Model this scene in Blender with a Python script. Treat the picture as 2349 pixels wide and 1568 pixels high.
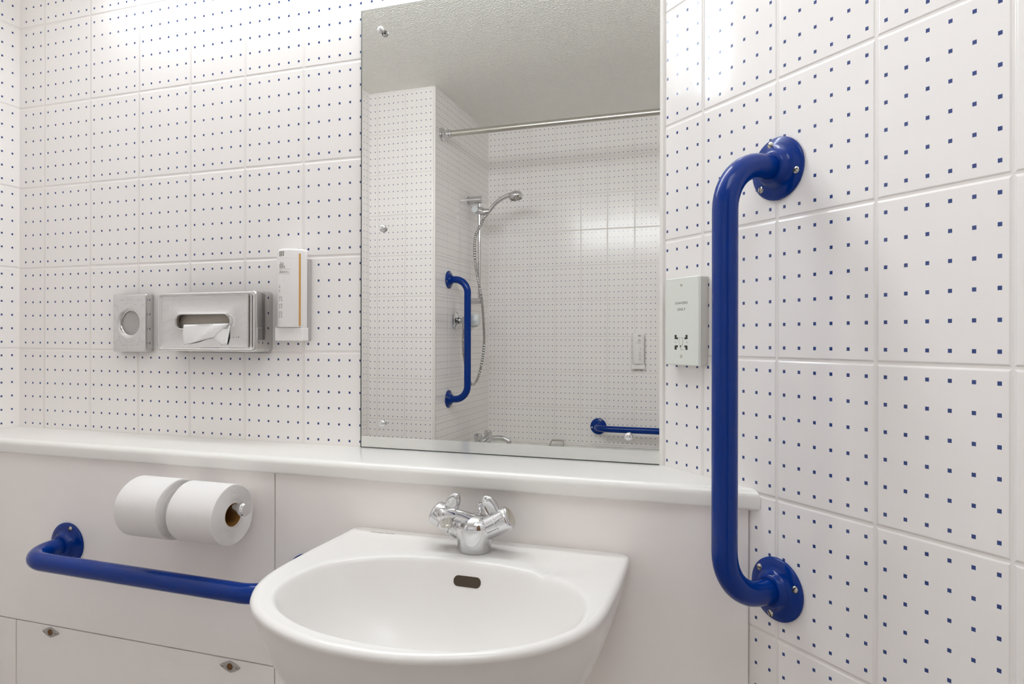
import bpy, bmesh, math, random
from mathutils import Matrix, Vector
from mathutils.bvhtree import BVHTree

for o in list(bpy.data.objects):
    bpy.data.objects.remove(o, do_unlink=True)
SC = bpy.context.scene
COL = SC.collection
random.seed(4)
ZC = 1.203                      # eye height above the floor; heights below are given from the eye level
CEIL = 1.207 + ZC
PI = math.pi
S2 = math.sqrt(0.5)

# ------------------------------------------------------------------ camera
F_PX, W_PX, H_PX = 1519.7, 2349, 1568
cam = bpy.data.cameras.new('camera')
cam_o = bpy.data.objects.new('camera', cam)
COL.objects.link(cam_o)
cam.sensor_width = 36.0
cam.lens = F_PX / W_PX * 36.0
cam.shift_y = -(784 - 775.25) / W_PX
cam.clip_start = 0.02
cam_o.matrix_world = (Matrix.Translation((0.1105, -1.1977, ZC)) @ Matrix.Rotation(math.radians(18.025), 4, 'Z')
                      @ Matrix.Rotation(PI / 2, 4, 'X') @ Matrix.Rotation(math.radians(0.112), 4, 'Z'))
SC.camera = cam_o

# ------------------------------------------------------------------ world, exposure
w = bpy.data.worlds.new('world')
SC.world = w
w.use_nodes = True
w.node_tree.nodes['Background'].inputs[0].default_value = (0.9, 0.95, 1, 1)
w.node_tree.nodes['Background'].inputs[1].default_value = 0.0
SC.view_settings.view_transform = 'Standard'
SC.view_settings.look = 'None'
SC.view_settings.gamma = 1.0
SC.view_settings.use_curve_mapping = False
SC.view_settings.exposure = 0.0
SC.cycles.max_bounces = 12
SC.cycles.diffuse_bounces = 9
SC.cycles.glossy_bounces = 8
SC.cycles.caustics_reflective = False
SC.cycles.caustics_refractive = False
SC.cycles.use_denoising = True
SC.cycles.sample_clamp_indirect = 4.0
LAMP_POWER = 20.5               # radiance of the wall light's diffuser
LAMP_COLOR = (0.915, 0.975, 1.02)
CEIL_FILL_POWER = 4.7  # radiance of the added ceiling fill


# ------------------------------------------------------------------ materials
def lin(r, g, b):
    f = lambda c: (c / 255 / 12.92) if c / 255 <= 0.04045 else ((c / 255 + 0.055) / 1.055) ** 2.4
    return (f(r), f(g), f(b), 1.0)


def mat(name, col, rough=0.5, metal=0.0, coat=0.0, bump=0.0, bump_scale=50.0, noise_col=0.0, spec=0.5, trans=0.0, ior=1.45, bump_detail=2.0):
    m = bpy.data.materials.new(name)
    m.use_nodes = True
    nt = m.node_tree
    b = nt.nodes['Principled BSDF']
    b.inputs['Base Color'].default_value = col
    b.inputs['Roughness'].default_value = rough
    b.inputs['Metallic'].default_value = metal
    b.inputs['Coat Weight'].default_value = coat
    b.inputs['Coat Roughness'].default_value = 0.05
    b.inputs['Specular IOR Level'].default_value = spec
    b.inputs['Transmission Weight'].default_value = trans
    b.inputs['IOR'].default_value = ior
    tc = nt.nodes.new('ShaderNodeTexCoord')
    if bump:
        n = nt.nodes.new('ShaderNodeTexNoise')
        n.inputs['Scale'].default_value = bump_scale
        n.inputs['Detail'].default_value = bump_detail
        nt.links.new(tc.outputs['Object'], n.inputs['Vector'])
        bp = nt.nodes.new('ShaderNodeBump')
        bp.inputs['Distance'].default_value = bump
        nt.links.new(n.outputs['Fac'], bp.inputs['Height'])
        nt.links.new(bp.outputs['Normal'], b.inputs['Normal'])
    n2 = nt.nodes.new('ShaderNodeTexNoise')
    n2.inputs['Scale'].default_value = 14.0
    nt.links.new(tc.outputs['Object'], n2.inputs['Vector'])
    mx = nt.nodes.new('ShaderNodeMix')
    mx.data_type = 'RGBA'
    mx.inputs[6].default_value = col
    k = 1.0 - (noise_col or 0.03)
    mx.inputs[7].default_value = (col[0] * k, col[1] * k, col[2] * k, 1)
    nt.links.new(n2.outputs['Fac'], mx.inputs[0])
    nt.links.new(mx.outputs[2], b.inputs['Base Color'])
    return m


def tile_material():
    m = bpy.data.materials.new('dotted_tiles')
    m.use_nodes = True
    nt = m.node_tree
    N, L = nt.nodes, nt.links
    b = N['Principled BSDF']

    def mth(op, a, c=None, d=None):
        n = N.new('ShaderNodeMath')
        n.operation = op
        for i, v in enumerate((a, c, d)):
            if v is None:
                continue
            if isinstance(v, (int, float)):
                n.inputs[i].default_value = v
            else:
                L.new(v, n.inputs[i])
        return n.outputs[0]
    uv = N.new('ShaderNodeUVMap')
    sep = N.new('ShaderNodeSeparateXYZ')
    L.new(uv.outputs[0], sep.inputs[0])
    TW, TH = 0.15, 0.20
    tu, tv = mth('DIVIDE', sep.outputs[0], TW), mth('DIVIDE', sep.outputs[1], TH)
    cu, cv = mth('FLOOR', tu), mth('FLOOR', tv)
    fu, fv = mth('SUBTRACT', tu, cu), mth('SUBTRACT', tv, cv)
    eu = mth('MULTIPLY', mth('MINIMUM', fu, mth('SUBTRACT', 1.0, fu)), TW)
    ev = mth('MULTIPLY', mth('MINIMUM', fv, mth('SUBTRACT', 1.0, fv)), TH)
    e = mth('MINIMUM', eu, ev)
    grout = N.new('ShaderNodeMapRange')
    grout.inputs[1].default_value = 0.0009
    grout.inputs[2].default_value = 0.0016
    L.new(e, grout.inputs[0])
    prof = N.new('ShaderNodeMapRange')
    prof.interpolation_type = 'SMOOTHERSTEP'
    prof.inputs[1].default_value = 0.0006
    prof.inputs[2].default_value = 0.0046
    prof.inputs[3].default_value = 0.0
    prof.inputs[4].default_value = 0.0011
    L.new(e, prof.inputs[0])
    # square dots, six by six on each tile
    du = mth('MULTIPLY', mth('ABSOLUTE', mth('SUBTRACT', mth('FRACT', mth('MULTIPLY', fu, 6.0)), 0.5)), TW / 6)
    dv = mth('MULTIPLY', mth('ABSOLUTE', mth('SUBTRACT', mth('FRACT', mth('MULTIPLY', fv, 6.0)), 0.5)), TH / 6)
    dot = mth('MULTIPLY', mth('LESS_THAN', du, 0.0022), mth('LESS_THAN', dv, 0.0023))
    # each tile is set at its own slight angle
    cell = N.new('ShaderNodeCombineXYZ')
    L.new(cu, cell.inputs[0])
    L.new(cv, cell.inputs[1])
    oi = N.new('ShaderNodeObjectInfo')
    L.new(mth('MULTIPLY', oi.outputs['Random'], 37.0), cell.inputs[2])
    wn = N.new('ShaderNodeTexWhiteNoise')
    wn.noise_dimensions = '3D'
    L.new(cell.outputs[0], wn.inputs['Vector'])
    ws = N.new('ShaderNodeSeparateColor')
    L.new(wn.outputs['Color'], ws.inputs[0])
    AMP = 0.0055
    tx = mth('MULTIPLY', mth('MULTIPLY', mth('SUBTRACT', ws.outputs[0], 0.5), AMP), mth('MULTIPLY', mth('SUBTRACT', fu, 0.5), TW))
    ty = mth('MULTIPLY', mth('MULTIPLY', mth('SUBTRACT', ws.outputs[1], 0.5), AMP), mth('MULTIPLY', mth('SUBTRACT', fv, 0.5), TH))
    nz = N.new('ShaderNodeTexNoise')
    nz.inputs['Scale'].default_value = 9.0
    nz.inputs['Detail'].default_value = 2.0
    L.new(uv.outputs[0], nz.inputs['Vector'])
    h = mth('ADD', mth('ADD', prof.outputs[0], mth('ADD', tx, ty)), mth('MULTIPLY', nz.outputs['Fac'], 0.00035))
    bp = N.new('ShaderNodeBump')
    bp.inputs['Distance'].default_value = 1.0
    bp.inputs['Strength'].default_value = 1.0
    L.new(h, bp.inputs['Height'])
    L.new(bp.outputs['Normal'], b.inputs['Normal'])
    mx1 = N.new('ShaderNodeMix')
    mx1.data_type = 'RGBA'
    mx1.inputs[6].default_value = lin(232, 226, 222)
    mx1.inputs[7].default_value = TILE_COL
    L.new(grout.outputs[0], mx1.inputs[0])
    mx2 = N.new('ShaderNodeMix')
    mx2.data_type = 'RGBA'
    mx2.inputs[7].default_value = lin(46, 65, 120)
    L.new(mx1.outputs[2], mx2.inputs[6])
    L.new(dot, mx2.inputs[0])
    L.new(mx2.outputs[2], b.inputs['Base Color'])
    rg = N.new('ShaderNodeMapRange')
    rg.inputs[3].default_value = 0.6
    rg.inputs[4].default_value = 0.13
    L.new(grout.outputs[0], rg.inputs[0])
    L.new(rg.outputs[0], b.inputs['Roughness'])
    b.inputs['Specular IOR Level'].default_value = 0.5
    return m


TILE_COL = lin(240, 236, 234)
M = {}
M['tile'] = tile_material()
M['ceiling'] = mat('stippled_ceiling', lin(243, 242, 236), 0.6, bump=0.0024, bump_scale=170, bump_detail=0.5)
_nt = M['ceiling'].node_tree
_bp = [n for n in _nt.nodes if n.type == 'BUMP'][0]
_src = _bp.inputs['Height'].links[0].from_socket
_mr = _nt.nodes.new('ShaderNodeMapRange')
_mr.interpolation_type = 'SMOOTHSTEP'
_mr.inputs[1].default_value = 0.38
_mr.inputs[2].default_value = 0.72
_nt.links.new(_src, _mr.inputs[0])
_nt.links.new(_mr.outputs[0], _bp.inputs['Height'])
M['floor'] = mat('vinyl_floor', lin(190, 185, 181), 0.5, bump=0.0005, bump_scale=200, noise_col=0.15)
M['trim'] = mat('plastic_trim', lin(235, 232, 228), 0.35)
M['laminate'] = mat('matt_laminate', lin(245, 240, 237), 0.42, bump=0.0001, bump_scale=900, noise_col=0.02)
M['ledge'] = mat('gloss_ledge', lin(237, 235, 231), 0.22, coat=0.3, noise_col=0.01)
M['dark'] = mat('dark_gap', lin(60, 54, 50), 0.9)
M['ceramic'] = mat('white_ceramic', lin(229, 226, 223), 0.26, coat=0.0, noise_col=0.005)
M['hole'] = mat('overflow_dark', lin(66, 55, 42), 0.7)
M['chrome'] = mat('chrome', (0.70, 0.70, 0.71, 1), 0.05, 1.0)
M['satin'] = mat('satin_steel', (0.62, 0.60, 0.55, 1), 0.26, 1.0)
M['steel'] = mat('polished_steel', (0.64, 0.63, 0.62, 1), 0.06, 1.0, bump=0.0006, bump_scale=14, bump_detail=0)
M['steelb'] = mat('brushed_steel', (0.60, 0.59, 0.58, 1), 0.16, 1.0)
M['screw'] = mat('nickel_screw', (0.55, 0.52, 0.46, 1), 0.28, 1.0)
M['screwslot'] = mat('screw_slot', lin(40, 38, 36), 0.6)
M['blue'] = mat('blue_enamel', lin(0, 43, 122), 0.12, noise_col=0.05, spec=0.30)
M['mirror'] = mat('mirror_silver', (0.755, 0.752, 0.730, 1), 0.0, 1.0, noise_col=0.001)
M['mirror_edge'] = mat('mirror_edge', lin(70, 74, 70), 0.35, 0.2)
M['tissue'] = mat('tissue_paper', lin(250, 250, 250), 0.9, bump=0.0008, bump_scale=120)
M['paper'] = mat('roll_paper', lin(229, 226, 225), 0.95, bump=0.0004, bump_scale=500)
M['card'] = mat('brown_card', lin(158, 112, 52), 0.8, noise_col=0.2)
M['boxcard'] = mat('grey_card', lin(176, 168, 156), 0.8)
M['plastic'] = mat('white_plastic', lin(240, 237, 236), 0.3, coat=0.2)
M['plasticg'] = mat('grey_plastic', lin(176, 172, 170), 0.35)
M['socket'] = mat('socket_plastic', lin(226, 229, 222), 0.35, noise_col=0.01)
M['sockside'] = mat('socket_side', lin(196, 194, 188), 0.4)
M['greyprint'] = mat('dark_grey_print', lin(96, 97, 95), 0.6)
M['black'] = mat('dark_print', lin(52, 52, 50), 0.6)
M['print'] = mat('grey_print', lin(150, 148, 142), 0.6)
M['printlight'] = mat('pale_print', lin(210, 206, 202), 0.6)
M['orange'] = mat('amber_stripe', lin(196, 148, 82), 0.4)
M['lockmetal'] = mat('zinc_plate', (0.50, 0.48, 0.46, 1), 0.42, 0.85, noise_col=0.2)
M['brass'] = mat('brown_hole', lin(110, 74, 36), 0.6)
M['acrylic'] = mat('acrylic', lin(215, 220, 222), 0.15, coat=0.5)
M['clear'] = mat('clear_plastic', (0.95, 0.96, 0.96, 1), 0.04, trans=0.9, ior=1.2)
M['tub'] = mat('bath_enamel', lin(228, 228, 222), 0.15, coat=0.4)
M['hose'] = mat('hose_steel', (0.62, 0.61, 0.60, 1), 0.22, 1.0)
M['groove'] = mat('hose_groove', lin(58, 54, 50), 0.5)
M['rubber'] = mat('nozzle_rubber', lin(70, 68, 66), 0.5)
M['door'] = mat('painted_door', lin(126, 97, 72), 0.4, noise_col=0.25)
M['body'] = mat('lamp_body', lin(240, 240, 238), 0.4)


def emit_mat(name, col, power):
    m = bpy.data.materials.new(name)
    m.use_nodes = True
    b = m.node_tree.nodes['Principled BSDF']
    b.inputs['Base Color'].default_value = (0.9, 0.9, 0.9, 1)
    b.inputs['Emission Color'].default_value = (*col, 1)
    b.inputs['Emission Strength'].default_value = power
    return m


M['glow'] = emit_mat('lit_diffuser', LAMP_COLOR, LAMP_POWER)
M['glow_fill'] = emit_mat('ceiling_fill_glow', LAMP_COLOR, CEIL_FILL_POWER)

# ------------------------------------------------------------------ object helpers
MATS = {}


def thing(name, label, cat, m4=None, group=None):
    o = bpy.data.objects.new(name, None)
    COL.objects.link(o)
    m4 = m4 or Matrix.Identity(4)
    o.matrix_world = m4
    o.empty_display_size = 0.05
    MATS[o.name] = m4.copy()
    o['label'] = label
    o['category'] = cat
    if group:
        o['group'] = group
    return o


def tag(o, label, cat, group=None):
    o['label'] = label
    o['category'] = cat
    if group:
        o['group'] = group
    return o


def obj(name, bm, m, parent=None, angle=35, world=False, bevel=0.0, seg=3, label=None):
    """one mesh object; its mesh is in the space of the top-level thing (world=True: given in world space)"""
    if world and parent is not None:
        root = parent
        while root.parent:
            root = root.parent
        bm.transform(MATS[root.name].inverted())
    bmesh.ops.recalc_face_normals(bm, faces=bm.faces)
    me = bpy.data.meshes.new(name)
    bm.to_mesh(me)
    bm.free()
    ms = m if isinstance(m, (list, tuple)) else [m]
    for k in ms:
        me.materials.append(M[k])
    for p in me.polygons:
        p.use_smooth = True
    me.set_sharp_from_angle(angle=math.radians(angle))
    o = bpy.data.objects.new(name, me)
    COL.objects.link(o)
    if parent is not None:
        o.parent = parent
    if bevel:
        md = o.modifiers.new('bevel', 'BEVEL')
        md.width = bevel
        md.segments = seg
        md.limit_method = 'ANGLE'
        md.angle_limit = math.radians(40)
        md.harden_normals = True
    if label:
        o['label'] = label
    return o


def copy_tree(src, m4, label, name=None):
    r = src.copy()
    COL.objects.link(r)
    r.matrix_world = m4
    MATS[r.name] = m4.copy()
    r['label'] = label

    def rec(a, b):
        for ch in list(a.children):
            if ch == b:
                continue
            c = ch.copy()
            COL.objects.link(c)
            c.parent = b
            rec(ch, c)
    rec(src, r)
    return r


def add_box(bm, x0, x1, y0, y1, z0, z1, m4=None, mi=0):
    vs = [bm.verts.new((x, y, z)) for z in (z0, z1) for y in (y0, y1) for x in (x0, x1)]
    if m4 is not None:
        for v in vs:
            v.co = m4 @ v.co
    for f in ((0, 2, 3, 1), (4, 5, 7, 6), (0, 1, 5, 4), (2, 6, 7, 3), (0, 4, 6, 2), (1, 3, 7, 5)):
        bm.faces.new([vs[i] for i in f]).material_index = mi
    return vs


def box(*a, **k):
    bm = bmesh.new()
    add_box(bm, *a, **k)
    return bm


def add_lathe(bm, prof, m4=None, n=32, mi=0, a0=0.0, a1=2 * PI):
    """prof: (radius, height) pairs round local Z"""
    m4 = m4 or Matrix.Identity(4)
    full = abs(a1 - a0 - 2 * PI) < 1e-6
    rings = []
    for r, h in prof:
        if r < 1e-7:
            rings.append([bm.verts.new(m4 @ Vector((0, 0, h)))])
        else:
            c = n if full else n + 1
            rings.append([bm.verts.new(m4 @ Vector((r * math.cos(a0 + (a1 - a0) * i / n), r * math.sin(a0 + (a1 - a0) * i / n), h))) for i in range(c)])
    for a, b in zip(rings, rings[1:]):
        k = n if full else n
        for i in range(k):
            j = (i + 1) % n if full else i + 1
            if len(a) == 1 and len(b) == 1:
                continue
            if len(a) == 1:
                f = [a[0], b[i], b[j]]
            elif len(b) == 1:
                f = [a[i], a[j], b[0]]
            else:
                f = [a[i], a[j], b[j], b[i]]
            bm.faces.new(f).material_index = mi
    return rings


def lathe(prof, m4=None, n=32, **k):
    bm = bmesh.new()
    add_lathe(bm, prof, m4, n, **k)
    return bm


def add_tube(bm, pts, rad, n=16, caps=True, mi=0):
    pts = [Vector(p) for p in pts]
    rads = rad if isinstance(rad, (list, tuple)) else [rad] * len(pts)
    t0 = (pts[1] - pts[0]).normalized()
    up = Vector((0, 0, 1)) if abs(t0.z) < 0.9 else Vector((1, 0, 0))
    nrm = (up - t0 * up.dot(t0)).normalized()
    rings = []
    for i, p in enumerate(pts):
        if i == 0:
            t = (pts[1] - pts[0])
        elif i == len(pts) - 1:
            t = (pts[-1] - pts[-2])
        else:
            t = (pts[i + 1] - pts[i]).normalized() + (pts[i] - pts[i - 1]).normalized()
        t.normalize()
        nrm = (nrm - t * nrm.dot(t)).normalized()
        bi = t.cross(nrm)
        rings.append([bm.verts.new(p + (nrm * math.cos(2 * PI * k / n) + bi * math.sin(2 * PI * k / n)) * rads[i]) for k in range(n)])
    for a, b in zip(rings, rings[1:]):
        for k in range(n):
            bm.faces.new([a[k], a[(k + 1) % n], b[(k + 1) % n], b[k]]).material_index = mi
    if caps:
        bm.faces.new(rings[0][::-1]).material_index = mi
        bm.faces.new(rings[-1]).material_index = mi
    return rings


def tube(pts, rad, n=16, **k):
    bm = bmesh.new()
    add_tube(bm, pts, rad, n, **k)
    return bm


def add_prism(bm, poly, z0, z1, m4=None, mi=0):
    m4 = m4 or Matrix.Identity(4)
    a = [bm.verts.new(m4 @ Vector((x, y, z0))) for x, y in poly]
    b = [bm.verts.new(m4 @ Vector((x, y, z1))) for x, y in poly]
    bm.faces.new(a[::-1]).material_index = mi
    bm.faces.new(b).material_index = mi
    for i in range(len(poly)):
        j = (i + 1) % len(poly)
        bm.faces.new([a[i], a[j], b[j], b[i]]).material_index = mi


def prism(poly, z0, z1, m4=None):
    bm = bmesh.new()
    add_prism(bm, poly, z0, z1, m4)
    return bm


def rrect(w, h, r, n=8, cx=0.0, cy=0.0):
    out = []
    for qx, qy, a in ((1, 1, 0), (-1, 1, 90), (-1, -1, 180), (1, -1, 270)):
        for i in range(n + 1):
            t = math.radians(a + 90 * i / n)
            out.append((cx + qx * (w / 2 - r) + r * math.cos(t), cy + qy * (h / 2 - r) + r * math.sin(t)))
    return out


def loft(bm, rings, cap0=True, cap1=True, mi=0):
    vr = [[bm.verts.new(p) for p in r] for r in rings]
    n = len(vr[0])
    for a, b in zip(vr, vr[1:]):
        for i in range(n):
            j = (i + 1) % n
            bm.faces.new([a[i], a[j], b[j], b[i]]).material_index = mi
    if cap0:
        bm.faces.new(vr[0][::-1]).material_index = mi
    if cap1:
        bm.faces.new(vr[-1]).material_index = mi
    return vr


def catmull(pts, k=8):
    pts = [Vector(p) for p in pts]
    P = [pts[0] * 2 - pts[1]] + pts + [pts[-1] * 2 - pts[-2]]
    out = []
    for i in range(1, len(P) - 2):
        a, b, c, d = P[i - 1], P[i], P[i + 1], P[i + 2]
        for s in range(k):
            t = s / k
            out.append(0.5 * ((2 * b) + (c - a) * t + (2 * a - 5 * b + 4 * c - d) * t * t + (3 * b - a - 3 * c + d) * t ** 3))
    out.append(pts[-1])
    return out


def frame(origin, x, z):
    x, z = Vector(x).normalized(), Vector(z).normalized()
    y = z.cross(x).normalized()
    x = y.cross(z)
    return Matrix(((x.x, y.x, z.x, origin[0]), (x.y, y.y, z.y, origin[1]), (x.z, y.z, z.z, origin[2]), (0, 0, 0, 1)))


def axis_frame(origin, z):
    z = Vector(z).normalized()
    x = Vector((1, 0, 0)) if abs(z.x) < 0.9 else Vector((0, 1, 0))
    return frame(origin, (x - z * x.dot(z)), z)


def text_bm(s, size, m4, depth=0.0002, shear=0.0, sx=1.0):
    cu = bpy.data.curves.new('t', 'FONT')
    cu.body = s
    cu.size = size
    cu.extrude = depth
    cu.shear = shear
    cu.align_x = 'CENTER'
    cu.align_y = 'CENTER'
    cu.resolution_u = 3
    o = bpy.data.objects.new('t', cu)
    COL.objects.link(o)
    dg = bpy.context.evaluated_depsgraph_get()
    me = bpy.data.meshes.new_from_object(o.evaluated_get(dg))
    bpy.data.objects.remove(o, do_unlink=True)
    bm = bmesh.new()
    bm.from_mesh(me)
    bpy.data.meshes.remove(me)
    bm.transform(m4 @ Matrix.Diagonal((sx, 1, 1, 1)))
    return bm


# ------------------------------------------------------------------ room shell
def tiled_wall(name, a, b, z0, z1, u0, v0, u_dir=1.0, thick=0.06, mitre=(0, 0)):
    """wall slab from plan point a to b (room on the left of a->b); UV in metres so that u = 0 / v = 0 is a joint"""
    a, b = Vector((a[0], a[1], 0)), Vector((b[0], b[1], 0))
    d = (b - a).normalized()
    out = Vector((d.y, -d.x, 0)) * thick
    bm = bmesh.new()
    uvl = bm.loops.layers.uv.new('UVMap')
    q = [a, b]
    f = [bm.verts.new((*p.xy, z)) for p, z in ((a, z0), (b, z0), (b, z1), (a, z1))]
    ao, bo = a + out + d * thick * mitre[0], b + out - d * thick * mitre[1]
    g = [bm.verts.new((*p.xy, z)) for p, z in ((ao, z0), (bo, z0), (bo, z1), (ao, z1))]
    faces = [bm.faces.new(f)]
    faces.append(bm.faces.new(g[::-1]))
    for i in range(4):
        j = (i + 1) % 4
        faces.append(bm.faces.new([f[j], f[i], g[i], g[j]]))
    L = (b - a).length
    for fc in faces:
        for lp in fc.loops:
            s = (lp.vert.co - a).xy.dot(d.xy)
            lp[uvl].uv = ((s if u_dir > 0 else L - s) - u0, lp.vert.co.z - v0)
    o = obj(name, bm, 'tile', angle=10)
    o['kind'] = 'structure'
    return o


XL, YFACE, XS, YFAR, XR = -1.579, -1.718, -1.225, -2.467, 0.475
R0 = ZC - 0.0298               # one tile course line on the mirror wall
# walls: room on the left when walking a -> b (anticlockwise seen from above)
tiled_wall('wall_back', (0, 0), (XL, 0), 0, CEIL, (0 - (-1.4943)) % 0.15, R0, 1)
tiled_wall('wall_left', (XL, 0), (XL, YFACE), 0, CEIL, 0.055, R0 + 0.002, 1)
tiled_wall('wall_recess', (XL, YFACE), (XS, YFACE), 0, CEIL, 0.0455 - 0.001, ZC - 0.0005, 1, mitre=(0, 1))
tiled_wall('wall_shower', (XS, YFACE), (XS, YFAR), 0, CEIL, 0.012, ZC - 0.0005, 1, mitre=(1, 0))
tiled_wall('wall_far', (XS, YFAR), (XR, YFAR), 0, CEIL, 0.1014, ZC + 0.0075, 1)
tiled_wall('wall_right', (XR, YFAR), (XR, -XR), 0, CEIL, 0.03, R0, 1)
tiled_wall('wall_diagonal', (XR, -XR), (0, 0), 0, CEIL, 0.1015, R0, -1)
# (the diagonal wall is measured from the mirror corner, so its u runs backwards)


def slab(name, m, z0, z1):
    bm = bmesh.new()
    e = 0.05
    poly = [(XL - e, e), (XL - e, YFACE - e), (XS - e, YFACE - e), (XS - e, YFAR - e), (XR + e, YFAR - e), (XR + e, -XR + e * 0.4), (e * 0.4, e)]
    add_prism(bm, poly, z0, z1)
    o = obj(name, bm, m)
    o['kind'] = 'structure'
    return o


slab('floor', 'floor', -0.05, 0.0)
slab('ceiling', 'ceiling', CEIL, CEIL + 0.05)
o = obj('trim_1', box(XS - 0.006, XS + 0.0035, YFACE - 0.006, YFACE + 0.0035, 0, CEIL), 'trim', bevel=0.003)
o['kind'] = 'structure'
o = obj('trim_2', prism([(-0.0036, -0.0062), (-0.0025, -0.0070), (0.0018, -0.0082), (0.0054, -0.0055), (0.0, -0.0001), (-0.0026, -0.0001)], ZC - 0.2235, CEIL), 'trim')
o['kind'] = 'structure'

# plain flush door in the right-hand wall, behind the camera's right shoulder
o = obj('door_1', box(XR - 0.012, XR - 0.0002, -1.62, -0.86, 0.0, 2.0), 'door', bevel=0.003)
o['kind'] = 'structure'
o = obj('trim_3', box(XR - 0.020, XR - 0.0002, -0.86, -0.80, 0.0, 2.06), 'trim', bevel=0.003)
o['kind'] = 'structure'
o = obj('trim_4', box(XR - 0.020, XR - 0.0002, -1.68, -1.62, 0.0, 2.06), 'trim', bevel=0.003)
o['kind'] = 'structure'

# ------------------------------------------------------------------ wall light and added ceiling fill
t = thing('wall_light', 'long white wall light high on the tiled wall above the mirror', 'lamp', Matrix.Translation((-0.75, 0, ZC + 0.93)))
LX0, LX1, LZ0, LZ1 = -1.25, -0.08, 0.860, 1.090
obj('lamp_body', box(LX0 - 0.012, LX1 + 0.012, -0.028, -0.0003, ZC + LZ0 - 0.006, ZC + LZ1 + 0.006), 'body', t, world=True, bevel=0.004)
bm = bmesh.new()
prof = [(-0.028, LZ0), (-0.062, LZ0), (-0.082, LZ0 + 0.02), (-0.086, (LZ0 + LZ1) / 2), (-0.082, LZ1 - 0.02), (-0.062, LZ1), (-0.028, LZ1)]
loft(bm, [[(LX0, y, z + ZC) for y, z in prof], [(LX1, y, z + ZC) for y, z in prof]])
obj('lamp_diffuser', bm, 'glow', t, world=True)
for x in (LX0, LX1):
    obj('end_cap', box(x - 0.008, x + 0.008, -0.09, -0.02, ZC + LZ0 - 0.004, ZC + LZ1 + 0.004), 'body', t, world=True, bevel=0.004)

CLX0, CLX1, CLY0, CLY1 = -0.05, 0.43, -1.45, -0.75  # invented fill panel, added to lift the shaded parts, outside the mirror's view
t = thing('ceiling_fill', 'flat white ceiling panel added as unseen fill light over the standing area', 'lamp', Matrix.Translation(((CLX0 + CLX1) / 2, (CLY0 + CLY1) / 2, CEIL)))
obj('fill_frame', box(CLX0 - 0.012, CLX1 + 0.012, CLY0 - 0.012, CLY1 + 0.012, CEIL - 0.014, CEIL - 0.0002), 'body', t, world=True, bevel=0.003)
obj('lamp_diffuser', box(CLX0, CLX1, CLY0, CLY1, CEIL - 0.020, CEIL - 0.013), 'glow_fill', t, world=True)

# ------------------------------------------------------------------ ledge and boxing panels below the mirror wall
ZS = ZC - 0.2235
ZSB = ZC - 0.2545
YF = -0.1575
prof = [(-0.0005, ZSB), (-0.0005, ZS)]
for i in range(9):
    a = PI / 2 * i / 8
    prof.append((YF + 0.012 - 0.012 * math.sin(a), ZS - 0.012 + 0.012 * math.cos(a)))
for i in range(5):
    a = PI / 2 * i / 4
    prof.append((YF + 0.005 - 0.005 * math.cos(a), ZSB + 0.005 - 0.005 * math.sin(a)))
bm = bmesh.new()
NX = 1
loft(bm, [[(XL + 0.0005, y, z) for y, z in prof], [(-y - 0.0007, y, z) for y, z in prof]])
o = obj('vanity_ledge', bm, 'ledge', angle=50)
tag(o, 'long white ledge with a rounded front edge under the mirror', 'ledge')

PY, PB = -0.1445, -0.1265
G = 0.0012
backing = obj('panel_backing', box(XL + 0.003, 0.128, PB, PB + 0.012, 0.0, ZSB), 'dark')
tag(backing, 'dark backing board seen only in the gaps between the white panels', 'board')


def panel(name, x0, x1, z0, z1, label, xdiag=False):
    bm = bmesh.new()
    if xdiag:
        add_prism(bm, [(x0, PY), (-PY - 0.0035, PY), (-PB - 0.0035, PB), (x0, PB)], z0, z1)
    else:
        add_box(bm, x0, x1, PY, PB, z0, z1)
    o = obj(name, bm, 'laminate', bevel=0.0008, seg=2)
    tag(o, label, 'panel', 'white boxing panels')
    return o


XJ, XJ2, ZJ = -0.7035, -1.383, ZC - 0.6225
panel('boxing_panel', XL + 0.002, XJ - G, ZJ + G, ZSB - 0.0006, 'white boxing panel behind the toilet rolls and the low blue bar')
panel('boxing_panel', XJ2 + G, XJ - G, 0.0, ZJ - G, 'lower white access panel with two small metal locks')
panel('boxing_panel', XL + 0.002, XJ2 - G, 0.0, ZJ - G, 'narrow white panel in the lower left corner of the picture')
panel('boxing_panel', XJ + G, 0, 0.0, ZSB - 0.0006, 'wide white boxing panel behind the basin, right up to the slanted wall', True)


def lock_plate(x, z, label):
    m4 = frame((x, PY, z), (1, 0, 0), (0, -1, 0))
    t = thing('panel_lock', label, 'lock', m4, 'metal locks on the access panel')
    pts = []
    W2, H2 = 0.0255, 0.0115
    for i in range(40):
        a = 2 * PI * i / 40
        c, s = math.cos(a), math.sin(a)
        r = 1 / (abs(c) ** 1.15 + abs(s) ** 1.15) ** (1 / 1.15)
        pts.append((W2 * r * c * 1.0, H2 * r * s))
    # rounded tips
    pts = [(max(-0.0235, min(0.0235, px)), py) for px, py in pts]
    obj('lock_plate', prism(pts, 0, 0.0016), 'lockmetal', t, bevel=0.0005)
    obj('key_hole', lathe([(0.0, 0.0017), (0.0052, 0.0017), (0.0062, 0.0026), (0.0066, 0.0016)], n=24), 'brass', t)
    for s in (-1, 1):
        sc = obj('screw', lathe([(0, 0.0028), (0.0018, 0.0026), (0.0027, 0.0016)], Matrix.Translation((s * 0.0168, 0, 0)), 16), 'screw', t)
        obj('screw_slot', box(s * 0.0168 - 0.0018, s * 0.0168 + 0.0018, -0.0004, 0.0004, 0.0022, 0.0030), 'screwslot', sc)
    return t


lock_plate(-1.2785, ZC - 0.6365, 'small grey metal lock on the access panel, nearer the left edge')
lock_plate(-0.8055, ZC - 0.6372, 'small grey metal lock on the access panel, nearer the basin')

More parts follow.
